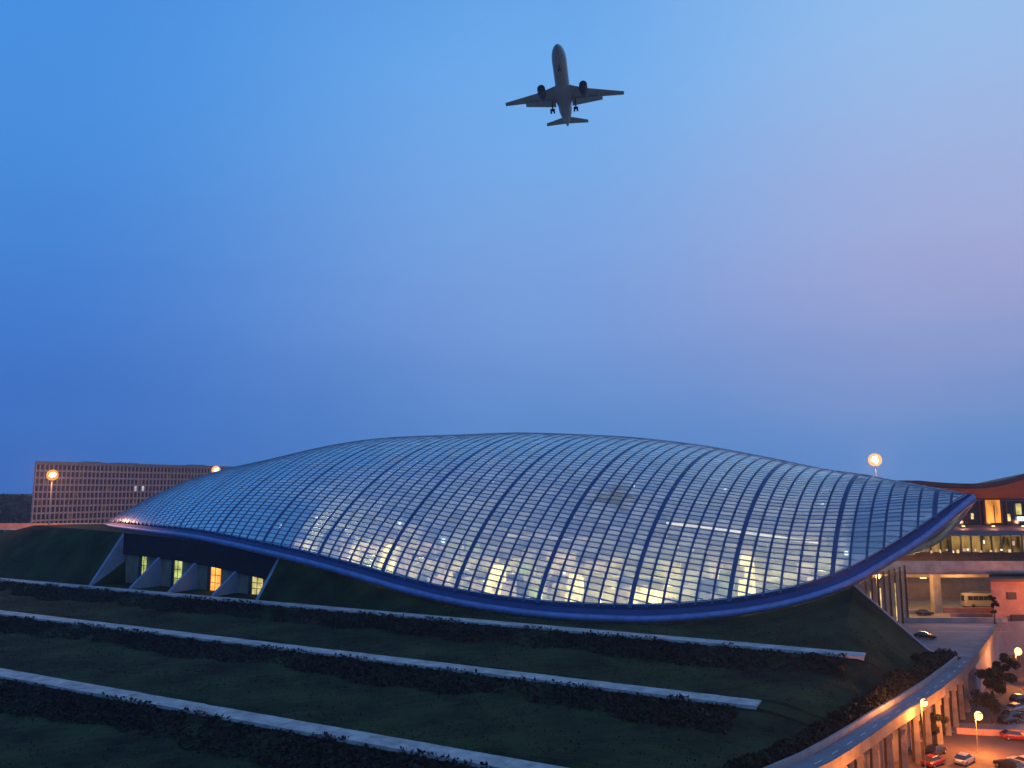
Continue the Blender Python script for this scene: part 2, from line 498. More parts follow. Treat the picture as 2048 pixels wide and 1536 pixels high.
# hall inside: floors, lit shops and lifts
m = MB(); ring = [P(a, b0(a) + 2.0, 3.6) for a in np.arange(-270, -14, 6.0)] + [P(a + SK * 60, b1(a) - 4, 3.6) for a in np.arange(-26, -270, -6.0)]
m.hexa([(x, y, z - .5) for x, y, z in ring], ring)
m.build('hall_floor', M['hallfloor'], hall)
m = MB(); ring = [P(a, b0(a) + 15, 13.2) for a in np.arange(-235, -30, 6.0)] + [P(a + SK * 50, b1(a) - 25, 13.2) for a in np.arange(-40, -235, -6.0)]
m.hexa([(x, y, z - .7) for x, y, z in ring], ring)
m.build('mezzanine_floor', M['hallfloor'], hall)
def trough(ends):
    m = MB(); edge = []
    for (a, off) in ends:
        p = surf(a, b0(a) + off) - snorm(a, b0(a) + off) * 1.3; edge.append((p[0], p[1], p[2]))
    for i in range(len(edge) - 1):
        p, q = Vector(edge[i]), Vector(edge[i + 1]); z = Vector((0, 0, .7))
        m.hexa([p, q, q + Vector((0, .4, 0)), p + Vector((0, .4, 0))], [p + z, q + z, q + z + Vector((0, .4, 0)), p + z + Vector((0, .4, 0))])
    return m
m = trough([(-59.5, 12.9), (-52, 11.9), (-44.5, 10.4), (-37.5, 8.7), (-31, 6.9), (-24.5, 5.0)])
trough([(-96, 9.6), (-91, 9.7), (-81, 9.7), (-76, 9.7)]).build('light_trough', emit('trough_pink', (1, .72, .5), 1.1), hall)
m.build('light_trough', emit('trough', (1, .82, .62), 2.2), hall)

def lit_block(px_a, depth, w, z0, z1, key, name):
    """a lit shop front or lift tower standing just inside the glass"""
    front = []; x = px_a + SK * depth
    for k in range(12):
        b = b0(px_a) + max(depth - 3.0, 1.3) + k * .75
        z = 1e9
        for xx in (x - w / 2, x, x + w / 2):
            a0 = xx - SK * (b - b0(px_a))
            z = min(z, surf(a0, b)[2] - 1.1 if b > b0(a0) + 1.0 else -9)
        if z < z0 + 1.2: continue
        front.append((b, min(z, z1)))
        if z > z1: break
    prof = [(front[0][0], z0)] + front + [(front[-1][0] + 1.6, front[-1][1]), (front[-1][0] + 1.6, z0)]
    m = MB()
    m.hexa([P(x - w / 2, b, z) for b, z in prof], [P(x + w / 2, b, z) for b, z in prof])
    return m.build(name, M[key], hall)
for a, d, w, z0, z1, k in [
    (-95.0, 4.4, 3.0, 3.6, 15.5, 'e_warm'), (-98.5, 5.0, 3.0, 3.6, 12.0, 'e_dim'), (-91.5, 5.0, 2.6, 3.6, 12.0, 'e_pink'),
    (-76.2, 4.4, 2.8, 3.6, 14.0, 'e_warm'), (-79.6, 5.0, 3.0, 3.6, 12.0, 'e_dim'),
    (-61.8, 4.2, 3.4, 3.6, 12.0, 'e_warm'), (-58.0, 4.2, 2.8, 3.6, 11.2, 'e_warm'), (-65.4, 5.0, 3.0, 3.6, 11.5, 'e_dim'), (-54.8, 5.0, 2.6, 3.6, 9.0, 'e_pink'),
    (-43.4, 4.0, 2.8, 3.6, 15.5, 'e_yellow'), (-39.4, 4.0, 2.6, 3.6, 19.0, 'e_warm'), (-36, 5.5, 2.6, 3.6, 11, 'e_dim'),
    (-25.4, 4.0, 3.0, 6, 14.5, 'e_pink'), (-22.4, 4.0, 2.4, 6, 13.8, 'e_warm'),
    (-124.5, 4.0, 3.0, 8, 19.5, 'e_warm'), (-120.5, 5.0, 2.4, 8, 17.5, 'e_pink'), (-116.8, 5, 2.2, 8, 14, 'e_dim'),
    (-137.0, 4.5, 4.0, 10, 19.5, 'e_pink'), (-144.0, 4.5, 3.0, 10, 20.5, 'e_dim'), (-152.0, 4.5, 4.0, 10, 20, 'e_pink'),
    (-108, 4.5, 2.6, 6, 14.5, 'e_pink'), (-104.5, 5.5, 2.0, 6, 12.5, 'e_dim'),
    (-112, 13, 3, 13.4, 21, 'e_yellow'), (-128, 12, 6, 13.4, 21, 'e_dim'), (-92, 14, 3, 13.4, 19, 'e_dim'), (-84, 14, 7, 13.4, 18.5, 'e_pink'),
    (-48, 12, 3, 13.4, 17.5, 'e_pink'), (-44, 13, 7, 13.4, 17, 'e_dim'), (-70, 12, 3, 13.4, 17.5, 'e_dim'),
    (-29, 12, 9, 8, 11.5, 'e_dim'), (-50, 12, 10, 5, 7.5, 'e_dim'), (-70, 12, 9, 5, 7.5, 'e_dim'), (-87, 12, 8, 5, 7.5, 'e_green'), (-30, 7, 5, 5, 8.0, 'e_green'),
]:
    lit_block(a, d, w, z0, z1, k, 'lift_tower' if z1 - z0 > 9 else 'lit_shop')
for k in range(70):
    a = rnd.triangular(-170, -20, -128); d = rnd.uniform(4, 26)
    z = rnd.choice((3.6, 8.0, 13.4, 13.4) if a > -100 else (8.0, 13.4, 13.4, 17.5))
    lit_block(a, d, rnd.uniform(2, 5), z, z + rnd.uniform(2, 3.2), rnd.choice(['e_dim', 'e_dim', 'e_pink', 'e_green']), 'lit_shop')
for a, off, r in [(-111.5, 7.2, .62), (-18.5, 2.3, .5), (-72.5, 24, .42), (-96.5, 2.0, .5), (-162, 4, .45), (-152, 7, .4), (-126, 9, .45), (-110, 24, .35), (-50, 22, .38), (-26, 13, .35), (-78.5, 4.2, .35), (-51.5, 2.4, .32)]:
    m = MB(); p = surf(a, b0(a) + off) - snorm(a, b0(a) + off) * 1.0; m.ball(p, r)
    m.build('spotlight', M['e_cool'], hall)
for a, off, z, p in [(-160, 9, 15, 4500), (-148, 8, 13, 7500), (-135, 8, 12, 8000), (-122, 8, 10, 8000), (-108, 8, 8.5, 4500), (-95, 8, 8, 5000), (-82, 8, 7.5, 4500), (-70, 8, 7.5, 4000), (-58, 8, 7.5, 5000), (-46, 8, 8, 4500), (-35, 8, 9.5, 4000), (-25, 7, 12, 2500),
                     (-140, 30, 19, 5000), (-112, 34, 20, 6000), (-85, 34, 18, 5000), (-55, 32, 17, 5000), (-35, 26, 16, 3500)]:
    lamp_light('hall_light', P(a + SK * off, b0(a) + off, z), p * 1.25, (1, .82, .34), hall, .8)

# ------------------------------------------------------------------ recess under the left rim
RC0, RC1 = -226.0, -158.0
TOE = 157.6
def bf(a): return float(np.interp(a, [-286, -226, -158], [176, 168.5, 165.5]))
def top_z(a): return 33.5 - (33.5 - (f_rz(a) - 1.45)) * bf(a) / b0(a)
def crest_b(a):
    if a < RC1: return bf(a) + .5
    return b0(min(a, A_R)) + 1.2
def crest_z(a):
    if a < A_L: return max(10.5, top_z(A_L) - (A_L - a) * .17)
    if a < RC1: return top_z(a) - .1
    if a <= -17: return f_rz(a) - 1.55
    return max(0.0, f_rz(-17) - 1.55 - (a + 17) * .92)
fl = 5.1
LINT = 8.4
fac = MB()
for a in np.arange(RC0, RC1, 2.0):
    p0, p1 = (a, bf(a)), (a + 2, bf(a + 2))
    fac.quad(P(p0[0], p0[1], fl - .3), P(p1[0], p1[1], fl - .3), P(p1[0], p1[1], top_z(p1[0]) - .3), P(p0[0], p0[1], top_z(p0[0]) - .3))
fac.build('facade_wall', M['olive'], hall)
fins = [-226.0, -208.0, -191.5, -174.5, -158.0]
for a in fins:
    m = MB(); bt = bf(a) - .02; zt = top_z(a) - (.05 if a in (-226.0, -158.0) else LINT - 2.4)
    prof = [(TOE - .3, 4.6), (bt, 4.6), (bt, zt), (bt - .8, zt), (TOE - .3, 5.3)]
    m.hexa([P(a - .45, b, z) for b, z in prof], [P(a + .45, b, z) for b, z in prof])
    m.build('fin_wall', M['fin'], hall)
for a, key, w in [(-216.0, 'e_green', 1.6), (-200.0, 'e_green', 2.8), (-183.5, 'e_orange', 3.6), (-166.5, 'e_yellow', 3.6)]:
    b = bf(a) - .15; zl = top_z(a) - LINT + 2.0
    m = MB(); m.abox(a - w / 2 - .6, b - .1, (fl + zl) / 2, 1.2, .6, zl - fl + .2)
    m.build('window_jamb', M['dark'], hall)
    m = MB(); m.abox(a + .1, b, (fl + zl) / 2, w, .3, zl - fl)
    w_ = m.build('lit_window', M[key], hall)
    m = MB()
    for zz in (.33, .66): m.abox(a + .1, b - .2, fl + (zl - fl) * zz, w, .12, .16)
    m.abox(a + .1, b - .2, (fl + zl) / 2, .14, .12, zl - fl)
    sub(m, 'window_bar', M['dark'], w_)
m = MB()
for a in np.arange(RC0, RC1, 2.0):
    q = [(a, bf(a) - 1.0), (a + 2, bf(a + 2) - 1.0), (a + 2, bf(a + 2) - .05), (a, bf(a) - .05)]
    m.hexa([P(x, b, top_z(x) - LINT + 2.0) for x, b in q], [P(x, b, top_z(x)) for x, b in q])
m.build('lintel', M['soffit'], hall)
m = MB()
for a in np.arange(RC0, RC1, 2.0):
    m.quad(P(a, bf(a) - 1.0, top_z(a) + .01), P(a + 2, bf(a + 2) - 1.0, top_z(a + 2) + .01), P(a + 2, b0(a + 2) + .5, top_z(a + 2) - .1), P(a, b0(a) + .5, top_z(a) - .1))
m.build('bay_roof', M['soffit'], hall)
# right end glazed wall below the raised tip
m = MB()
for k in range(9):
    b = 190.5 + k * 5.0
    m.quad(P(-17.6 + SK * (b - 190), b, .2), P(-17.6 + SK * (b + 4.2 - 190), b + 4.2, .2), P(-17.6 + SK * (b + 4.2 - 190), b + 4.2, 13), P(-17.6 + SK * (b - 190), b, 12.5))
m.build('end_wall', M['olive'], hall)
for b, w in ((196.2, .7), (203, .5), (211, .9), (224, .6)):
    m = MB(); m.abox(-17.2 + SK * (b - 190), b, 6.0, .2, w, 9.0); m.build('lit_slot', M['e_dim'], hall)
m = MB()
for k in range(10):
    b = 190.1 + k * 5.0
    m.abox(-17.4 + SK * (b - 190), b, 7, .5, .5, 14)
m.build('end_wall_mullion', M['brownroof'], hall)

# ================================================================== terrain
STRIPS = [(154.8, 5.2), (124.6, 2.5), (90.2, .5), (52.0, -1.6)]
HALF = 1.85
rw_b = [60, 109.3, 116.4, 125.0, 135.5, 146.4, 159.7, 178.2, 185.5, 192]
rw_a = [-36, -17.0, -14.9, -12.6, -10.1, -7.1, -3.7, .3, 1.7, 3.0]
re_b = [60, 108.2, 113.4, 122.6, 131.0, 142.0, 155.9, 171.1, 189.3, 221.8, 237.0, 262]
re_a = [-32, -13.7, -12.2, -9.9, -7.9, -4.9, -1.4, 1.8, 4.9, 9.6, 11.8, 15.2]
def a_west(b): return float(np.interp(b, rw_b, rw_a))
def a_east(b): return float(np.interp(b, re_b, re_a))
def a_end(b): return float(np.interp(b, [52, 91, 124.6, 154.8, 164], [-45, -34, -24.5, -12.6, -14]))
def sst(x): x = min(1, max(0, x)); return x * x * (3 - 2 * x)
def nz(a, b):
    return .22 * math.sin(a * .11 + b * .07) + .14 * math.sin(a * .37 - b * .23 + 1) + .08 * math.sin(a * .83 + b * .61) + .06 * math.sin(a * 1.7 - b * 1.3)
def terr(b):
    if b >= STRIPS[0][0] - HALF: return STRIPS[0][1]
    for i in range(len(STRIPS) - 1):
        bi, zi = STRIPS[i]; bj, zj = STRIPS[i + 1]
        if b >= bj - HALF:
            top = zi - .55
            if b > bi - HALF: return zi
            if b > bi - HALF - 9: return top + (zj + .35 - top) * sst((bi - HALF - b) / 9)
            return zj + .35 + (-.35) * max(0, (bi - HALF - 9 - b)) / max(bi - HALF - 9 - bj, 1)
    return -2.0
def gz(a, b):
    cb, cz = crest_b(a), crest_z(a)
    if a > -17: cb = 189.9
    if b > TOE:
        t = min(1, (b - TOE) / max(cb - TOE, .5))
        z = 5.25 + (cz - 5.25) * t
        if a > -17:
            z = 5.25 * (1 - t) * sst(1 - (a + 17) / 16) + cz * t
    else:
        z = terr(b)
    aw = a_west(b); ae = a_end(b)
    if b <= TOE + 10 and a > ae:
        k = sst((aw - a) / max(aw - ae, 1))
        z = z * k + .25 * (1 - k)
    if a > aw - .5 and b < 188: z = min(z, .25)
    return z
def near_strip(b): return any(abs(b - s[0]) < HALF + .35 for s in STRIPS[:3])
avs = np.arange(-420, 6.5, 1.6)
bvs = sorted(set([round(x, 2) for x in np.arange(44, TOE, 1.15)] + [s[0] + d for s in STRIPS[:3] for d in (-HALF - .05, -HALF + .05, HALF - .05, HALF + .05)]))
m = MB(); cols = []
for a in avs:
    col = []
    for b in bvs:
        aw = a_west(b)
        x = min(a, aw)
        z = gz(x, b) + (nz(x, b) * (.9 if not near_strip(b) else 0) if x < aw - .6 else 0)
        if near_strip(b): z -= .15
        col.append(P(x, b, z))
    cb = crest_b(a)
    if a > -17: cb = 189.9
    inrec = RC0 < a < RC1
    for k in range(15):
        t = k / 14; b = TOE + .01 + (cb - TOE) * t
        x = min(a, a_west(b))
        z = gz(x, b) + (nz(x, b) * .8 * math.sin(math.pi * min(1, t + .02)))
        if inrec: z = min(z, 5.0)
        col.append(P(x, b, z))
    if a < A_L + 4:
        for k in range(1, 7): col.append(P(a, cb + k * 16, crest_z(a) - .3 * k + nz(a, cb + k * 16) * .8))
    elif a < RC1:
        for k in range(1, 7):
            b = cb + (b0(a) + 1.5 - cb) * k / 6
            col.append(P(a, b, crest_z(a) - (.35 if inrec else .1)))
    else:
        for k in range(1, 7): col.append(col[-1])
    cols.append(col)
m.loft(cols, closed=False)
terrain = m.build('grass_terraces', M['grass'], smooth=False)
tag(terrain, kind='structure')

# the big low ground all the way out
m = MB(); S = 9000
m.quad((-S, -S, -8.2), (S, -S, -8.2), (S, S, -8.2), (-S, S, -8.2))
tag(m.build('ground', M['ground']), kind='structure')

# the three long concrete paths
path_labels = ['thin pale concrete path just below the glass roof rim', 'long pale concrete path in the middle of the grass terraces', 'broad pale concrete path nearest the viewer, running out of the bottom edge']
for (b, z), lab, ae in zip(STRIPS[:3], path_labels, (-12.6, -24.8, -30)):
    m = MB(); a = ae; L_ = 3.0
    while a > -420:
        da = min(L_, a + 420)
        w_ = HALF * 2
        dz = npr.normal() * .012
        m.abox(a - da / 2 + .02, b, z - .55 + dz, da - .06, w_, 1.2)
        a -= L_
    o = m.build('path', M['path'])
    tag(o, lab, 'path', 'concrete paths across the terraces', 'structure')

# leaf clumps
def leaf_cloud(pts, size, flat=.0):
    m = MB()
    n = len(pts)
    U = npr.normal(size=(n, 3)); U /= np.linalg.norm(U, axis=1)[:, None]
    V = npr.normal(size=(n, 3)); V -= (V * U).sum(1)[:, None] * U; V /= np.linalg.norm(V, axis=1)[:, None]
    s = size * npr.uniform(.6, 1.4, n)
    for p, u, v, k in zip(np.array(pts), U, V, s):
        m.add([p - u * k, p + v * k * .55, p + u * k, p - v * k * .55], [(0, 1, 2, 3)])
    return m
bed_labels = ['dark low shrub bed along the near side of the thin upper path', 'dark low shrub bed along the near side of the middle path', 'dark low shrub bed below the broad nearest path']
for (b, z), lab, ae in zip(STRIPS[:3], bed_labels, (-15, -27, -33)):
    pts = []
    n = 30000
    ca, cb = npr.uniform(-400, ae, n), npr.uniform(0, 1, n)
    for a, t in zip(ca, cb):
        wd = 8.2 + 1.1 * math.sin(a * .13) + .7 * math.sin(a * .41)
        bb = b - HALF - .25 - t * wd
        lump = .55 + .30 * math.sin(a * .9 + bb) + .2 * math.sin(a * 2.3 - bb * 1.7)
        h = abs(lump) * math.sin(math.pi * min(.97, t * .9 + .1)) ** .5
        pts.append(P(a, bb, gz(a, bb) + rnd.uniform(-.05, 1) * h))
    for k in range(2600):
        a = npr.uniform(-380, ae); 
        if math.sin(a * .31) + math.sin(a * .117 + 2) < .1: continue
        pts.append(P(a, b - HALF + rnd.uniform(-.35, .55) * abs(math.sin(a * .77)), z + rnd.uniform(-.5, .28)))
    o = leaf_cloud(pts, .34).build('shrub_bed', M['leafred'])
    tag(o, lab, 'shrub bed', 'shrub beds below the concrete paths', 'stuff')
# clipped hedge along the ramp
pts = []
for k in range(26000):
    b = rnd.uniform(84, 189); t = rnd.uniform(0, 1)
    a = a_west(b) - .5 - t * 3.0 - (1.6 if b > 172 else 0) * t
    h = (1.5 + .35 * math.sin(b * .7) + .25 * math.sin(b * 1.9)) * (math.sin(math.pi * min(1, t * .85 + .15)) ** .4)
    pts.append(P(a, b, gz(a, b) + rnd.uniform(0, 1) ** .6 * h))
h_ = thing('hedge', 'dark leafy hedge running along the ramp parapet at the foot of the bank', 'hedge', P(-10, 135, 0))
leaf_cloud(pts, .28).build('foliage', M['leaf'], h_)
m = MB()
for b in np.arange(86, 188, 2.0):
    a = a_west(b) - 2.0; m.tube([P(a, b, gz(a, b) - .2), P(a + .1, b + .1, gz(a, b) + .8)], [.06, .03], 5)
m.build('stem', M['bark'], h_)
# scattered tufts on the lawns
pts = []
for k in range(60000):
    b = rnd.uniform(60, 158) if rnd.random() < .75 else rnd.uniform(158, 175); a = rnd.uniform(-300, -8)
    if near_strip(b) or a > a_west(b) - 3: continue
    if b > TOE and (RC0 - 1 < a < RC1 + 1 or b > crest_b(a) - 1): continue
    if math.sin(a * .21 + b * .13) + math.sin(a * .07 - b * .33) < -.3 and rnd.random() < .7: continue
    pts.append(P(a, b, gz(a, b) + nz(a, b) * .9 + rnd.uniform(0, .16)))
tag(leaf_cloud(pts, .17).build('grass_tufts', leafmat('tuft_leaf', (.006, .015, .007), (.030, .045, .015))), kind='stuff')

# end wall of the bank, with a pale coping
w_ = thing('retaining_wall', 'sloping concrete end wall with pale coping where the bank meets the upper road', 'wall', P(-10, 190, 0))
m = MB()
prof = [(a, crest_z(a) + .1) for a in np.arange(-17, 1.1, 1.5)]
m.hexa([P(-17, 190.0, -.5)] + [P(1, 190.0, -.5)] + [P(a, 190.0, z) for a, z in prof[::-1]], [P(-17, 190.5, -.5)] + [P(1, 190.5, -.5)] + [P(a, 190.5, z) for a, z in prof[::-1]])
m.build('wall', M['wallc'], w_)
m = MB(); m.loft([[P(a, 189.7, z), P(a, 190.8, z), P(a, 190.8, z + .32), P(a, 189.7, z + .32)] for a, z in prof])
m.build('coping', M['fin'], w_)

# ================================================================== upper road, ramp, low level
m = MB()
ring = [(-70, 190.2)] + [(a_east(b) if b > 190.2 else 4.9, b) for b in (190.2, 200, 210, 221.8, 230, 237, 244)] + [(18, 248), (60, 268), (150, 316), (150, 420), (-70, 420)]
m.hexa([P(a, b, -8.3) for a, b in ring], [P(a, b, 0) for a, b in ring])
tag(m.build('upper_road', M['asphalt']), kind='structure')
m = MB(); bb = np.arange(70, 190.3, 2.5)
m.loft([[P(a_west(b) + .02, b, -1.1), P(a_east(b) - .5, b, -1.1), P(a_east(b), b, .012 * 0 - .004), P(a_west(b) + .02, b, -.004)] for b in bb])
tag(m.build('ramp_road', M['asphalt']), kind='structure')
def parapet(fa, b_from, b_to, name, label, h=.95, w=.35, key='concrete', zb=-1.1):
    m = MB(); bb = np.arange(b_from, b_to + .1, 2.0)
    m.loft([[P(fa(b), b, zb), P(fa(b) + w, b, zb), P(fa(b) + w, b, h), P(fa(b), b, h)] for b in bb])
    o = m.build(name, M[key]); return tag(o, label, 'parapet')
parapet(lambda b: a_west(b) - .36, 70, 186, 'parapet', 'pale ramp parapet beside the hedge and bank', .85)
parapet(lambda b: a_east(b) + .003, 70, 243, 'parapet', 'curving ramp parapet above the orange lit low road', .75, key='dim', zb=-.75)
# wall under the ramp and its columns
m = MB(); bb = np.arange(70, 190.1, 2.0)
m.loft([[P(a_west(b) - .3, b, -8.2), P(a_west(b) + .1, b, -8.2), P(a_west(b) + .1, b, -1.12), P(a_west(b) - .3, b, -1.12)] for b in bb])
tag(m.build('bank_wall', M['dim']), 'rendered wall under the ramp glowing orange behind its columns', 'wall')
col0 = None
for i, b in enumerate(np.arange(96, 186, 6.0)):
    loc = P(a_east(b) - .7, b, -8.2)
    if col0 is None:
        c = thing('ramp_column', 'x', 'column', loc, 'columns under the curving ramp')
        m = MB(); m.hexa([(loc[0] + x, loc[1] + y, -8.2) for x, y in ((-.5, -.5), (.5, -.5), (.5, .5), (-.5, .5))], [(loc[0] + x, loc[1] + y, -2.0) for x, y in ((-.4, -.4), (.4, -.4), (.4, .4), (-.4, .4))])
        m.build('shaft', M['dim'], c)
        m = MB(); m.box((loc[0], loc[1], -1.56), (1.1, 1.1, .86)); m.build('capital', M['dim'], c)
        col0 = c
    else:
        c = copy_tree(col0); c.location = loc
    c['label'] = 'square concrete column in the row under the curving ramp'

def road_mark(name, pts, w, z):
    m = MB()
    for (p, q) in pts:
        p, q = Vector((*p, z)), Vector((*q, z)); d = (q - p).normalized(); n = Vector((-d.y, d.x, 0)) * w / 2
        m.quad(p - n, q - n, q + n, p + n)
    return tag(m.build(name, M['paint']), kind='structure')
def XY(a, b): return P(a, b, 0)[:2]
road_mark('lane_line', [(XY(a_west(b) * .5 + a_east(b) * .5, b), XY(a_west(b + 2) * .5 + a_east(b + 2) * .5, b + 2)) for b in np.arange(74, 186, 5)], .14, .008)
road_mark('stop_line', [((100, 196), (118, 196)), ((98, 203), (119, 203))], .2, .008)
road_mark('parking_line', [((72 + 2.6 * k, 121 + 1.2 * k), (70 + 2.6 * k, 126 + 1.2 * k)) for k in range(-3, 8)], .14, -8.19)
road_mark('parking_line', [((88.5 + 2.6 * k, 146.5 + 2.4 * k), (86.5 + 2.6 * k, 151 + 2.4 * k)) for k in range(0, 10)], .14, -8.19)
# pale curving kerb and road on the low level
m = MB()
arcp = [(64 + 30 * t, 151 - 7 * t + 10 * (t - .5) ** 2) for t in np.linspace(-.2, 2.2, 24)]
m.loft([[(x, y - 3.2, -8.19), (x, y + 3.2, -8.19), (x, y + 3.2, -8.05), (x, y - 3.2, -8.05)] for x, y in arcp])
tag(m.build('low_road', mat('low_road', (.16, .145, .15), .7, var=.25, scale=.2)), kind='structure')
m = MB(); m.loft([[(x, y - 3.9, -8.2), (x, y - 3.5, -8.2), (x, y - 3.5, -7.2), (x, y - 3.9, -7.2)] for x, y in arcp[6:]])
tag(m.build('low_wall', M['salmon']), 'low salmon coloured wall beside the curving low road', 'wall')

# guard beam across the upper road, kerbs, pink fence walls
m = MB(); m.box((113, 209.8, .55), (27, .6, 1.1)); g_ = tag(m.build('barrier', M['concrete']), 'long cream concrete barrier across the road in front of the viaduct columns', 'barrier')
m = MB(); m.box((131, 226.0, .7), (24, .4, 1.4)); tag(m.build('barrier', M['salmon']), 'pink barrier wall to the right of the thick brown column', 'barrier')
m = MB(); m.box((130, 219.0, .45), (26, .4, .9)); tag(m.build('barrier', M['salmon']), 'low pink kerb wall between the barrier and the pink wall', 'barrier')
m = MB(); m.box((106.5, 224.0, .55), (12, .5, 1.1)); tag(m.build('barrier', M['deck']), 'orange lit barrier left of the thick brown column', 'barrier')

# ================================================================== viaduct
via = thing('viaduct', 'elevated concrete road on columns in front of the airport terminal', 'viaduct', (125, 230, 0))
m = MB(); m.loft([[(x, 219.0, 11.0), (x, 234.0, 10.4), (x, 234.0, 12.3), (x, 218.4, 12.3)] for x in (84, 120, 160, 240)])
m.build('deck', M['deck'], via)
m = MB(); m.box((162, 218.2, 13.1), (156, .35, 3.0)); m.build('parapet', M['deck'], via)
for x, w in ((93.5, .9), (98, .9), (103.5, 1.0), (117.5, 2.1), (142.5, 2.0), (160, 2.0), (180, 2.0)):
    y = 226.5 if w > 1.5 else 231
    m = MB(); m.box((x, y, 5.2), (w, w * .9, 10.4)); m.build('column', M['deck'], via)
m = MB(); m.box((162, 236.5, 9.0), (156, 1.0, 1.2)); m.build('cross_beam', M['deck'], via)
lab_l = [(104, 230, 9.6, 4500), (112, 222, 9.3, 3000), (128, 230, 9.6, 4500), (140, 224, 9.0, 3500)]
for x, y, z, p in lab_l:
    m = MB(); m.box((x, y, z + .45), (1.6, .4, .25)); m.build('lamp', M['e_sod'], via)
    lamp_light('under_deck_light', (x, y, z), p, (1, .44, .12), via, .3)

# ================================================================== terminal behind
ter = thing('airport_terminal', 'airport terminal with sweeping brown roof and golden lit departure hall behind the viaduct', 'terminal', (150, 255, 0))
m = MB(); m.box((160, 262.6, 15), (150, 20, 30)); m.build('facade', mat('terminal_wall', (.16, .12, .11), .6, var=.3, scale=.25), ter)
# golden lit lower glass with mullions
m = MB(); m.box((160, 246.4, 17.2), (140, .2, 4.7)); m.build('lit_glazing', M['e_gold'], ter)
m = MB(); m.box((160, 247.6, 17.2), (142, 2.0, 5.2)); m.build('departure_wall', M['wallc'], ter)
for x in np.arange(96, 226, 3.1):
    if x > 172: break
    m = MB(); m.box((x, 246.1, 17.2), (.45, .3, 5.0)); m.build('mullion', M['dark'], ter)
tl_mats = [emit('hall_lamp', c, st) for c, st in (((1, .86, .6), 1.3), ((1, .7, .35), .9), ((1, .55, .4), .7))]
for k in range(24):
    x = 113 + k * 1.7 + rnd.uniform(-.5, .5); low = rnd.random() < .7
    m = MB(); m.box((x, 245.8, rnd.uniform(14.9, 15.6) if low else rnd.uniform(17, 18.8)), (rnd.uniform(.3, .8), .15, rnd.uniform(.5, 1.0) if low else rnd.uniform(1.0, 1.9))); m.build('lamp', tl_mats[k % 3], ter)
m = MB(); m.loft([[(x, 238.5, 20.2), (x, 249, 20.0), (x, 249, 22.4), (x, 238.5, 21.6)] for x in (88, 130, 170, 230)]); m.build('canopy', M['slab'], ter)
# upper glass, mullions and the lit doorway
m = MB(); m.box((160, 252.3, 26.4), (146, .25, 7.6)); m.build('upper_glazing', M['darkglass'], ter)
for x in np.arange(100, 176, 4.2):
    m = MB(); m.box((x, 252.0, 26.4), (.35, .3, 7.6)); m.build('mullion', M['brownroof'], ter)
m = MB(); m.box((150.0, 251.6, 26.9), (4.6, .3, 7.0)); d_ = m.build('lit_doorway', M['e_door'], ter)
m = MB()
m.box((147.4, 251.5, 26.9), (.5, .5, 7.6)); m.box((152.6, 251.5, 26.9), (.5, .5, 7.6)); m.box((150, 251.5, 30.8), (5.6, .5, .5)); m.box((150.3, 251.3, 26.0), (.25, .2, 5.6))
m.build('doorway_frame', M['brownroof'], ter)
for x, z, w, h, k in ((158.2, 27.6, 1.6, 3.4, 'e_yellow'), (158.6, 24.6, 2.0, 1.2, 'e_cool'), (138.5, 24.6, 1.0, 2.4, 'e_pink'), (155, 25, .8, 2.2, 'e_dim'), (143.6, 25.4, .7, 1.8, 'e_dim')):
    m = MB(); m.box((x, 251.7, z), (w, .2, h)); m.build('lit_window', M[k], ter)
# sweeping roof: red-lit underside, dark thick edge
def roof_z(x): return 35.4 + min(3.3, .012 * max(0, x - 136) ** 2) + min(.9, .0036 * max(0, 136 - x) ** 2)
xs = np.arange(84, 236, 4.0)
m = MB(); m.loft([[(x, 237, roof_z(x) - 1.1), (x, 237, roof_z(x)), (x, 285, min(33.2, roof_z(x) - 2)), (x, 285, 30)] for x in xs]); m.build('roof', M['brownroof'], ter)
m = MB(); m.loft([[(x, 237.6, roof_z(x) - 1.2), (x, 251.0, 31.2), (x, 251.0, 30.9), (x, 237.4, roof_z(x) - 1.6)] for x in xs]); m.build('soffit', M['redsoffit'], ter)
for x in np.arange(100, 180, 9):
    m = MB(); m.box((x, 243.5, 22.7), (.7, .5, .3)); m.build('uplight', M['e_sod'], ter)
    lamp_light('soffit_light', (x, 243.5, 23.3), 550, (1, .30, .16), ter, .3)
for x in (110, 124, 138, 152, 166):
    lamp_light('departure_light', (x, 241.5, 19.0), 1200, (1, .62, .24), ter, .3)

# salmon side building at the right edge
pk = thing('ramp_building', 'salmon walled low building with dark eaves at the right edge', 'building', (133, 212, 0))
def fp(z, g=0): return [(124.9 - g, 213 - g, z), (152, 212 - g, z), (154, 226 + g, z), (133.4 - g * .3, 226 + g, z)]
m = MB(); m.hexa(fp(.1), fp(9.9)); m.build('wall', M['salmon'], pk)
m = MB(); m.hexa(fp(9.9, .9), fp(10.6, .9)); m.build('eaves', M['brownroof'], pk)
m = MB()
for x in (130, 136.5): m.box((x, 212.75, 6.2), (2.4, .3, 1.8))
m.build('vent_opening', M['dark'], pk)
m = MB(); m.box((140.5, 212.0, .8), (23, .5, 1.4)); m.build('foot_shadow', M['dark'], pk)  # near-black box standing in for the shadow along the wall foot

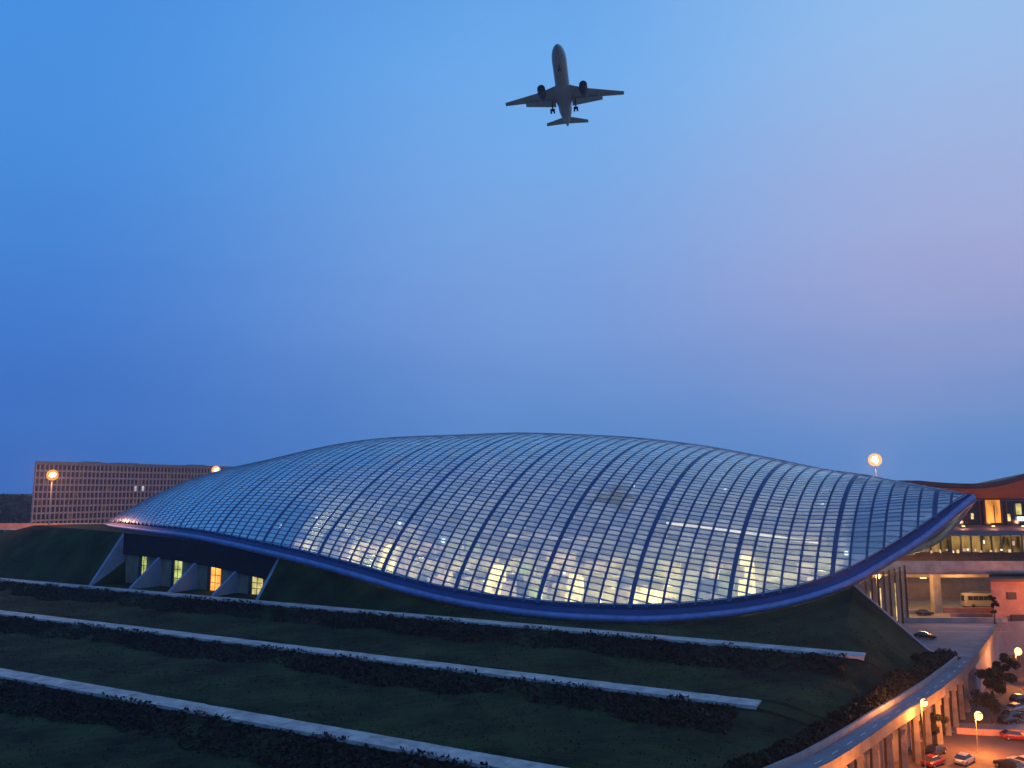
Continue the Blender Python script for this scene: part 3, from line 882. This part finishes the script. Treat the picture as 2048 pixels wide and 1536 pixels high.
# ================================================================== vehicles
def car_parts(root, ang, body, loc, L=4.6, W=1.82):
    ca, sa = math.cos(ang), math.sin(ang)
    def T(x, y, z): return (loc[0] + x * ca - y * sa, loc[1] + x * sa + y * ca, loc[2] + z)
    secs = [(-2.3, .62, .45, .75), (-2.2, .80, .32, .92), (-1.5, .90, .28, .98), (-.4, .91, .28, .96), (.8, .91, .28, .95), (1.7, .88, .28, .86), (2.2, .78, .34, .74), (2.3, .60, .45, .62)]
    m = MB(); m.loft([[T(x, -w, zl), T(x, w, zl), T(x, w * 1.0, (zl + zh) / 2 + .1), T(x, w * .9, zh), T(x, -w * .9, zh), T(x, -w, (zl + zh) / 2 + .1)] for x, w, zl, zh in secs]); m.build('body', body, root, smooth=False)
    m = MB(); m.loft([[T(x0, -.80, z0), T(x0, .80, z0), T(x1, .64, z1), T(x1, -.64, z1)] for x0, z0, x1, z1 in ((-1.95, .96, -1.2, 1.40), (.95, .95, .25, 1.40))]); m.build('window', M['darkglass'], root)
    m = MB(); m.loft([[T(x, -.62, 1.39), T(x, .62, 1.39), T(x, .55, 1.46), T(x, -.55, 1.46)] for x in (-1.25, .28)]); m.build('roof', body, root)
    for x in (-1.4, 1.4):
        for y in (-.80, .80):
            m = MB(); m.tube([T(x, y - .11, .33), T(x, y + .11, .33)], .33, 14); w = m.build('wheel', M['tyre'], root)
            m = MB(); m.tube([T(x, y - .125, .33), T(x, y + .125, .33)], .19, 10); sub(m, 'rim', M['steel'], w)
    for y in (-.6, .6):
        m = MB(); m.box(T(2.24, y, .64), (.12, .32, .14), ang); m.build('headlight', M['silver'], root)
        m = MB(); m.box(T(-2.25, y, .76), (.10, .30, .14), ang); m.build('tail_light', M['red'], root)
def car(name, label, loc, ang, key, group=None):
    c = thing(name, label, 'car', loc, group); car_parts(c, ang, M[key], loc); return c
car('parked_car', 'black car on the grey upper road beside the sloping bank wall', (94.2, 187.5, 0), R_(-35), 'black')
car('parked_car', 'dark car by the thick brown viaduct column', (111.5, 221.5, 0), R_(10), 'black')
GC = 'cars parked on the orange lit low level'
for lab, x, y, an, k in [
    ('dark car parked on the low level closest to the bottom edge', 64.5, 128.5, 35, 'red'),
    ('black car parked beside the shrub at the bottom right', 67.5, 133.5, 40, 'black'),
    ('silver car parked in front of the black one at the bottom right', 69.8, 129.4, 40, 'silver'),
    ('black car in the row below the ramp curve, nearest the lamp', 89.5, 150.5, 30, 'black'),
    ('dark car in the row below the ramp curve, second along', 92.4, 154.0, 30, 'black'),
    ('silver car in the row below the ramp curve by the tree', 96.0, 158.5, 30, 'silver'),
    ('dark red car standing alone on the low level road right of the lamp', 85.0, 141.0, -14, 'red'),
    ('black car in the parking bays at the bottom right corner', 75.0, 126.5, 112, 'black'),
    ('silver car in the parking bays at the bottom right corner', 78.0, 128.0, 112, 'silver'),
    ('farthest dark car in the row below the ramp curve', 101.0, 165.5, 30, 'black')]:
    car('parked_car', lab, (x, y, -8.19), R_(an), k, GC)
# coach under the viaduct
cl = (136.6, 236.5, 0.0)
co = thing('coach', 'white coach with a teal panel parked under the viaduct', 'coach', cl)
m = MB(); m.loft([[(cl[0] + x, cl[1] - w, .4), (cl[0] + x, cl[1] + w, .4), (cl[0] + x, cl[1] + w, zt - .5), (cl[0] + x, cl[1] + w * .8, zt), (cl[0] + x, cl[1] - w * .8, zt), (cl[0] + x, cl[1] - w, zt - .5)] for x, w, zt in ((-6.3, 1.0, 3.6), (-6.0, 1.22, 3.85), (-5, 1.25, 3.95), (5.4, 1.25, 3.95), (6, 1.15, 3.8))]); m.build('body', M['white'], co)
for k in range(7):
    m = MB(); m.box((cl[0] - 4.7 + k * 1.5, cl[1] - 1.27, 2.65), (1.38, .06, 1.15)); m.build('window', M['darkglass'], co)
m = MB(); m.box((cl[0] - 6.2, cl[1], 2.5), (.25, 1.7, 1.5)); m.build('windscreen', M['darkglass'], co)
m = MB(); m.box((cl[0] + 2.6, cl[1] - 1.27, 1.3), (2.6, .06, 1.1)); m.build('panel', M['teal'], co)
m = MB(); m.box((cl[0] - .2, cl[1], 4.1), (6.5, 1.7, .35)); m.build('roof_unit', M['slab'], co)
for x in (-4, 3.2):
    for y in (-1.15, 1.15):
        m = MB(); m.tube([(cl[0] + x, cl[1] + y - .15, .5), (cl[0] + x, cl[1] + y + .15, .5)], .5, 14); m.build('wheel', M['tyre'], co)

# ================================================================== trees
def tree(name, label, loc, h, r, n, group=None, key='tree'):
    t = thing(name, label, 'tree', loc, group)
    x, y, z = loc
    m = MB(); m.tube([(x, y, z - .2), (x + .1, y, z + h * .3), (x - .1, y + .1, z + h * .62)], [.16 * h / 5, .12 * h / 5, .05], 8)
    for k in range(6):
        an = k * 1.1; m.tube([(x, y, z + h * (.3 + .05 * k)), (x + math.cos(an) * r * .6, y + math.sin(an) * r * .6, z + h * (.5 + .06 * k))], [.06, .02], 5)
    m.build('trunk', M['bark'], t)
    cl_ = [(rnd.gauss(0, .42) * r, rnd.gauss(0, .42) * r, z + h * rnd.uniform(.38, .95), rnd.uniform(.22, .45) * r) for _ in range(13)]
    pts = []
    for k in range(n):
        c = rnd.choice(cl_); d = npr.normal(size=3); d /= np.linalg.norm(d); q = rnd.random() ** .4 * c[3]
        pts.append((x + c[0] + d[0] * q, y + c[1] + d[1] * q, c[2] + d[2] * q * .8))
    leaf_cloud(pts, .22 * max(1, h / 6)).build('crown', M[key], t)
    return t
GT = 'small trees on the low level'
tree('small_tree', 'dark round tree standing where the ramp curves', (91.8, 158.5, -8.2), 8.2, 3.0, 2600, GT)
tree('small_tree', 'dark bushy tree left of the low level lamp post', (86.6, 150.5, -8.2), 5.0, 2.8, 2200, GT)
tree('small_tree', 'dark small tree farther up beside the ramp parapet', (102.5, 172.5, -8.2), 7.8, 2.4, 1500, GT)
tree('small_tree', 'dark tree among the parked cars at the bottom edge', (70.6, 139.5, -8.2), 4.6, 2.2, 1600, GT)
tree('small_tree', 'slim dark tree in front of the salmon walled building', (122.0, 207.5, 0), 7.0, 1.2, 1200, GT)

# far treeline on the left horizon
pts = []
for k in range(9000):
    t = rnd.random(); x = -640 + 330 * t; y = 690 + 40 * rnd.random()
    top = 36 + 3.0 * math.sin(x * .05) + 2 * math.sin(x * .13 + 1)
    pts.append((x, y, -8 + rnd.random() ** .7 * top))
tag(leaf_cloud(pts, 2.6).build('treeline', M['far']), kind='stuff')

# ================================================================== lamps
def flood_mast(label, lx, ly, lz, power, colr, key, hr=1.5, aim=(-.25, .85, -.3)):
    t = thing('floodlight_mast', label, 'floodlight mast', (lx, ly, -8.2), 'tall floodlight masts')
    m = MB(); m.tube([(lx, ly, -8.2), (lx, ly, lz + .8)], [.42, .2], 10); m.build('pole', M['steel'], t)
    m = MB(); m.tube([(lx + hr * math.cos(k * math.pi / 6), ly + hr * math.sin(k * math.pi / 6), lz + .75) for k in range(13)], .1, 6); m.build('head_ring', M['steel'], t)
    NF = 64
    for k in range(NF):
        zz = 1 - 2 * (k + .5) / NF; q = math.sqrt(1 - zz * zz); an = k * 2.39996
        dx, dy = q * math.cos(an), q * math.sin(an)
        facing = -(dx * lx + dy * ly) / math.hypot(lx, ly) > .78  # viewer side is the bright core; the other balls imitate an orange glare fringe
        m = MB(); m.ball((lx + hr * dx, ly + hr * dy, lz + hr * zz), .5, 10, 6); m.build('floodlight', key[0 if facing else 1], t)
    m = MB(); m.ball((lx, ly, lz), hr * .9, 12, 8); m.build('glare_ball', key[1], t)  # glowing ball that fills the gaps in the imitated glare
    l = lamp_light('mast_light', (lx, ly + 3.2, lz - .4), power, colr, t, .5)
    lamp_light('mast_glow', (lx, ly - 3.2, lz), power * .2, colr, t, .8)  # extra omni light, added for a halo in the haze
    l.data.type = 'SPOT'; l.data.spot_size = R_(165); l.data.spot_blend = .5
    l.rotation_euler = Vector(aim).to_track_quat('-Z', 'Y').to_euler()
flood_mast('bright floodlight mast in front of the gridded office block', -189.2, 330, 39.6, 200000, (1, .40, .2), (emit('flood_amber', (1, .80, .40), 3), emit('flood_amber_fringe', (1, .36, .07), 1.15)), 1.8)
flood_mast('floodlight mast just left of the glass roof top', -142.3, 385, 43.0, 60000, (1, .5, .3), (emit('flood_warm', (1, .85, .62), 3), emit('flood_warm_fringe', (1, .45, .16), 1.2)), 1.6)
flood_mast('brightest floodlight mast, above the right shoulder of the glass roof', 136.2, 300, 44.7, 120000, (1, .5, .32), (emit('flood_white', (1, .88, .75), 3), emit('flood_white_fringe', (1, .48, .22), 1.35)), 2.0, (.3, .75, -.5))

def street_lamp(label, lx, ly, lz, zb, power, r=.36):
    t = thing('street_lamp', label, 'street lamp', (lx, ly, zb), 'orange street lamps on the low level')
    m = MB(); m.tube([(lx, ly + .8, zb), (lx, ly + .8, lz - .2), (lx, ly + .5, lz + .35), (lx, ly, lz + .45)], [.11, .08, .07, .06], 8); m.build('pole', M['steel'], t)
    m = MB(); m.box((lx, ly - .1, lz + .42), (.5, 1.0, .18)); m.build('lamp_head', M['steel'], t)
    m = MB(); m.ball((lx, ly - .1, lz), r, 12, 8, (1, 1, 1.15)); m.build('lamp_globe', M['e_sod'], t)
    lamp_light('lamp_light', (lx, ly - .1, lz - .7), power, (1, .28, .05), t, .25)
street_lamp('orange street lamp glowing against the ramp parapet', 61.6, 124.4, 2.0, -8.2, 12000, .5)
street_lamp('orange street lamp on the low level right of the parked trees', 74.4, 133.0, -2.2, -8.2, 17000, .6)
street_lamp('orange street lamp at the far right edge beside the salmon building', 110.4, 180.0, -1.4, -8.2, 40000, .72)
street_lamp('unseen orange street lamp added to light the salmon walled building and the road barrier', 137.5, 201.0, 8.6, 0.0, 10000, .35)  # added out of frame to turn the salmon wall and barrier orange
street_lamp('orange street lamp under the ramp near the bottom edge', 46.8, 100.6, -2.6, -8.2, 13000, .3)
street_lamp('orange street lamp on the low road beyond the right bottom corner', 84.0, 123.0, -1.5, -8.2, 16000, .3)

# ================================================================== office block far left
L0, L1 = np.array([-256., 430.]), np.array([-186., 537.])
od = (L1 - L0) / np.linalg.norm(L1 - L0); on = np.array([od[1], -od[0]])
OL = float(np.linalg.norm(L1 - L0)); oang = math.atan2(od[1], od[0])
off = thing('office_block', 'gridded office block lit pink by floodlights behind the left roof tip', 'building', (float(L0[0]), float(L0[1]), -8))
def op(u, n, z): q = L0 + od * u + on * n; return (float(q[0]), float(q[1]), z)
def od2(u, z): p = op(u, -.8, z); return (p[0] - 4, p[1] + 32, z)
m = MB(); m.hexa([op(0, -.8, -8), op(OL, -.8, -8), od2(OL, -8), od2(0, -8)], [op(0, -.8, 47.6), op(OL, -.8, 47.6), od2(OL, 47.6), od2(0, 47.6)]); m.build('wall', M['wallc'], off)
m = MB(); m.hexa([op(-.6, .6, 47.2), op(OL + .6, .6, 47.2), od2(OL + .6, 47.2), od2(-.6, 47.2)], [op(-.6, .6, 49), op(OL + .6, .6, 49), od2(OL + .6, 49), od2(-.6, 49)]); m.build('roof', M['slab'], off)
for u, w, h in ((30, 9, .8), (48, 14, .6), (98, 11, .8)):
    m = MB(); m.hexa([op(u, -5, 48.9), op(u + w, -5, 48.9), op(u + w, -11, 48.9), op(u, -11, 48.9)], [op(u, -5, 48.9 + h), op(u + w, -5, 48.9 + h), op(u + w, -11, 48.9 + h), op(u, -11, 48.9 + h)]); m.build('roof_plant', M['slab'], off)
zf = [13.5 + 3.8 * k for k in range(10)]
m = MB()
for z in zf[:9] + [9.7, 5.9]: m.hexa([op(-.2, -.8, z - .45), op(OL, -.8, z - .45), op(OL, .05, z - .45), op(-.2, .05, z - .45)][::-1], [op(-.2, -.8, z + .45), op(OL, -.8, z + .45), op(OL, .05, z + .45), op(-.2, .05, z + .45)][::-1])
m.build('floor_band', M['office'], off)
nu = 54; du = OL / nu
m = MB()
for k in range(nu + 1):
    u = min(max(k * du, .3), OL - .3); m.hexa([op(u - .24, -.8, 4), op(u + .24, -.8, 4), op(u + .24, .45, 4), op(u - .24, .45, 4)][::-1], [op(u - .24, -.8, 47.2), op(u + .24, -.8, 47.2), op(u + .24, .45, 47.2), op(u - .24, .45, 47.2)][::-1])
m.build('facade_fin', M['office'], off)
rest = MB(); cnt = 0
lit = {(24, 5), (26, 5), (37, 5)}
for k in range(nu):
    for j, z in enumerate(zf[:9]):
        q = [op(k * du + .26, -.6, z + .47), op((k + 1) * du - .26, -.6, z + .47), op((k + 1) * du - .26, -.6, z + 3.3), op(k * du + .26, -.6, z + 3.3)]
        if j == 8: q = q[:2] + [(q[2][0], q[2][1], z + 3.1), (q[3][0], q[3][1], z + 3.1)]
        if (k, j) in lit:
            m = MB(); m.quad(*q); m.build('lit_window', M['e_wn'], off)
        elif (k * 7 + j * 13) % 23 == 0 and k < 36:
            m = MB(); m.quad(*q); m.build('lit_window', M['e_wd'], off)
        elif cnt < 70 and k < 9:
            m = MB(); m.quad(*q); m.build('window', M['darkglass'], off); cnt += 1
        else: rest.quad(*q)
o = rest.build('windows', M['darkglass'], off); o['kind'] = 'stuff'

# orange lit elevated road on the left
lv = thing('elevated_road', 'distant orange lit elevated road left of the glass roof tip', 'elevated road', (-240, 392, -8))
m = MB(); m.hexa([(-360, 388, 14.6), (-150, 384, 14.6), (-150, 396, 14.6), (-360, 400, 14.6)], [(-360, 388, 16.2), (-150, 384, 16.2), (-150, 396, 16.2), (-360, 400, 16.2)]); m.build('deck', M['deck'], lv)
m = MB(); m.hexa([(-360, 387.8, 15.6), (-150, 383.8, 15.6), (-150, 384.2, 15.6), (-360, 388.2, 15.6)], [(-360, 387.8, 17.8), (-150, 383.8, 17.8), (-150, 384.2, 17.8), (-360, 388.2, 17.8)]); m.build('parapet', M['salmon'], lv)
for x in np.arange(-340, -150, 22.0):
    m = MB(); m.box((x, 392, 3.2), (2, 3, 22.8)); m.build('pier', M['deck'], lv)
for x, y in ((-212, 372), (-226, 376), (-203, 371)):
    t = thing('bollard_light', 'tiny white lamp below the distant elevated road, %s' % {-212: 'middle one of three', -226: 'leftmost of three', -203: 'beside the roof tip'}[x], 'lamp', (x, y, 10), 'tiny lamps below the elevated road')
    m = MB(); m.tube([(x, y, 8), (x, y, 13.6)], .1, 6); m.build('post', M['steel'], t)
    m = MB(); m.ball((x, y, 14.0), .45, 8, 5); m.build('lamp_globe', M['e_dim' if x == -226 else 'e_cool'], t)

# ================================================================== airliner
pl = thing('airliner', 'twin engine airliner seen from below with its landing gear down, flying over the glass roof', 'airplane', (0, 0, 0))
def naca(c, t, n=9):
    up = []; lo = []
    for i in range(n + 1):
        x = (1 - math.cos(math.pi * i / n)) / 2
        y = 5 * t * (.2969 * math.sqrt(x) - .126 * x - .3516 * x * x + .2843 * x**3 - .1015 * x**4)
        up.append((x * c, y * c)); lo.append((x * c, -y * c))
    return up + lo[1:-1][::-1]
def wing(m, secs, vertical=False):
    rings = []
    for x, s, z, c, t in secs:   # leading edge x, span, height, chord, thickness
        rings.append([((x - px), s, z + py) if not vertical else ((x - px), py, s) for px, py in naca(c, t)])
    m.loft(rings)
m = MB()
fus = [(19.6, -.45, .08), (19.2, -.4, .55), (18.3, -.28, 1.05), (17, -.14, 1.5), (15.2, -.03, 1.85), (13, 0, 1.98), (4, 0, 2.0), (-6, 0, 2.0), (-9.5, .12, 1.85), (-13, .5, 1.35), (-16, .9, .8), (-18.4, 1.2, .28)]
m.loft([[(x, r * math.cos(2 * math.pi * k / 24), z + r * math.sin(2 * math.pi * k / 24)) for k in range(24)] for x, z, r in fus])
fu = m.build('fuselage', M['hull'], pl, smooth=True)
m = MB(); m.loft([[(x, r * 1.0 * math.cos(2 * math.pi * k / 16), -1.35 + r * .45 * math.sin(2 * math.pi * k / 16)) for k in range(16)] for x, r in ((5.5, .3), (4, 1.9), (1, 2.35), (-3, 2.35), (-5.5, 1.7), (-7, .3))]); m.build('belly_fairing', M['hull'], pl, smooth=True)
for s in (1, -1):
    m = MB(); wing(m, [(4.6, s * 1.0, -1.25, 7.2, .13), (1.4, s * 6.0, -.75, 4.4, .12), (-3.9, s * 17.1, .75, 1.6, .10)]); w = m.build('wing', M['hull'], pl)
    m = MB()
    for y in (3.4, 6.6, 9.8):
        m.loft([[(x, s * y + r * math.cos(k * math.pi / 4), -1.35 + .085 * (y - 2) + r * math.sin(k * math.pi / 4)) for k in range(8)] for x, r in ((.6 - .3 * y * .5, .06), (-1.2 - .25 * y * .5, .28), (-3.2 - .2 * y * .5, .22), (-4.3 - .2 * y * .5, .04))])
    m.build('flap_fairing', M['hull'], w)
    m = MB(); q = [(-1.8, 2.3), (-2.2, 6.0), (-2.9, 11.0), (-4.1, 11.0), (-4.4, 6.0), (-4.6, 2.3)]
    m.hexa([(x, s * y, -1.5 + .085 * (y - 2) - (.45 if i > 2 else -.05)) for i, (x, y) in enumerate(q)], [(x, s * y, -1.4 + .085 * (y - 2) - (.55 if i > 2 else .1)) for i, (x, y) in enumerate(q)])
    m.build('flap', M['hull'], w)
    m = MB()
    m.loft([[(x, s * 5.8 + r * math.cos(2 * math.pi * k / 20), -2.05 + r * math.sin(2 * math.pi * k / 20)) for k in range(20)] for x, r in ((5.0, 1.0), (4.7, 1.12), (3.4, 1.18), (1.6, 1.02), (.2, .68))])
    e = m.build('engine', M['hulldark'], pl, smooth=True)
    m = MB(); m.loft([[(5.05, s * 5.8 + r * math.cos(2 * math.pi * k / 20), -2.05 + r * math.sin(2 * math.pi * k / 20)) for k in range(20)] for r in (.9, .2)]); sub(m, 'fan', M['dark'], e)
    m = MB(); m.hexa([(3.6, s * 5.8 - .15, -1.2), (.2, s * 5.8 - .15, -1.4), (.2, s * 5.8 + .15, -1.4), (3.6, s * 5.8 + .15, -1.2)], [(2.4, s * 5.8 - .12, -.65), (-.8, s * 5.8 - .12, -.75), (-.8, s * 5.8 + .12, -.75), (2.4, s * 5.8 + .12, -.65)]); m.build('pylon', M['hull'], pl)
    m = MB(); wing(m, [(-13.6, s * .5, 1.0, 3.6, .10), (-16.8, s * 6.3, 1.5, 1.5, .09)]); m.build('tailplane', M['hull'], pl)
    m = MB(); m.tube([(-2.3, s * 3.3, -1.2), (-2.5, s * 3.3, -4.6)], .2, 8); m.tube([(-2.0, s * 2.2, -1.6), (-2.4, s * 3.3, -3.2)], .09, 6); gr = m.build('landing_gear', M['hulldark'], pl)
    for y in (-.42, .42):
        m = MB(); m.tube([(-2.5, s * 3.3 + y - .22, -4.6), (-2.5, s * 3.3 + y + .22, -4.6)], .68, 14); sub(m, 'wheel', M['tyre'], gr)
m = MB(); wing(m, [(-11.2, 1.4, 0, 5.6, .11), (-16.4, 8.2, 0, 2.2, .10)], True); m.build('tail_fin', M['hull'], pl)
m = MB(); m.tube([(13.6, 0, -1.7), (13.7, 0, -3.6)], .11, 8); gr = m.build('nose_gear', M['hulldark'], pl)
for y in (-.26, .26):
    m = MB(); m.tube([(13.7, y - .12, -3.6), (13.7, y + .12, -3.6)], .38, 12); sub(m, 'wheel', M['tyre'], gr)
m = MB(); m.hexa([(18.35, -.75, .35), (18.35, .75, .35), (17.3, 1.15, .55), (17.3, -1.15, .55)], [(17.9, -.62, .72), (17.9, .62, .72), (16.9, .85, 1.05), (16.9, -.85, 1.05)]); m.build('cockpit_window', M['darkglass'], pl)
pl.rotation_euler = (.035, -.153, -1.714)
pl.location = (14.44, 212.25, 145.36)

# ================================================================== evening haze
m = MB(); m.box((-60, 395, 80.6), (1300, 830, 180))
hz = m.build('haze', bpy.data.materials.new('haze'))
tag(hz, kind='stuff')
hm = hz.data.materials[0]; hm.use_nodes = True
ht = hm.node_tree; ht.nodes.clear()
ho = ht.nodes.new('ShaderNodeOutputMaterial'); hv = ht.nodes.new('ShaderNodeVolumePrincipled')
hv.inputs['Color'].default_value = (.8, .86, .95, 1); hv.inputs['Density'].default_value = HAZE
hv.inputs['Anisotropy'].default_value = .35
ht.links.new(hv.outputs[0], ho.inputs['Volume'])
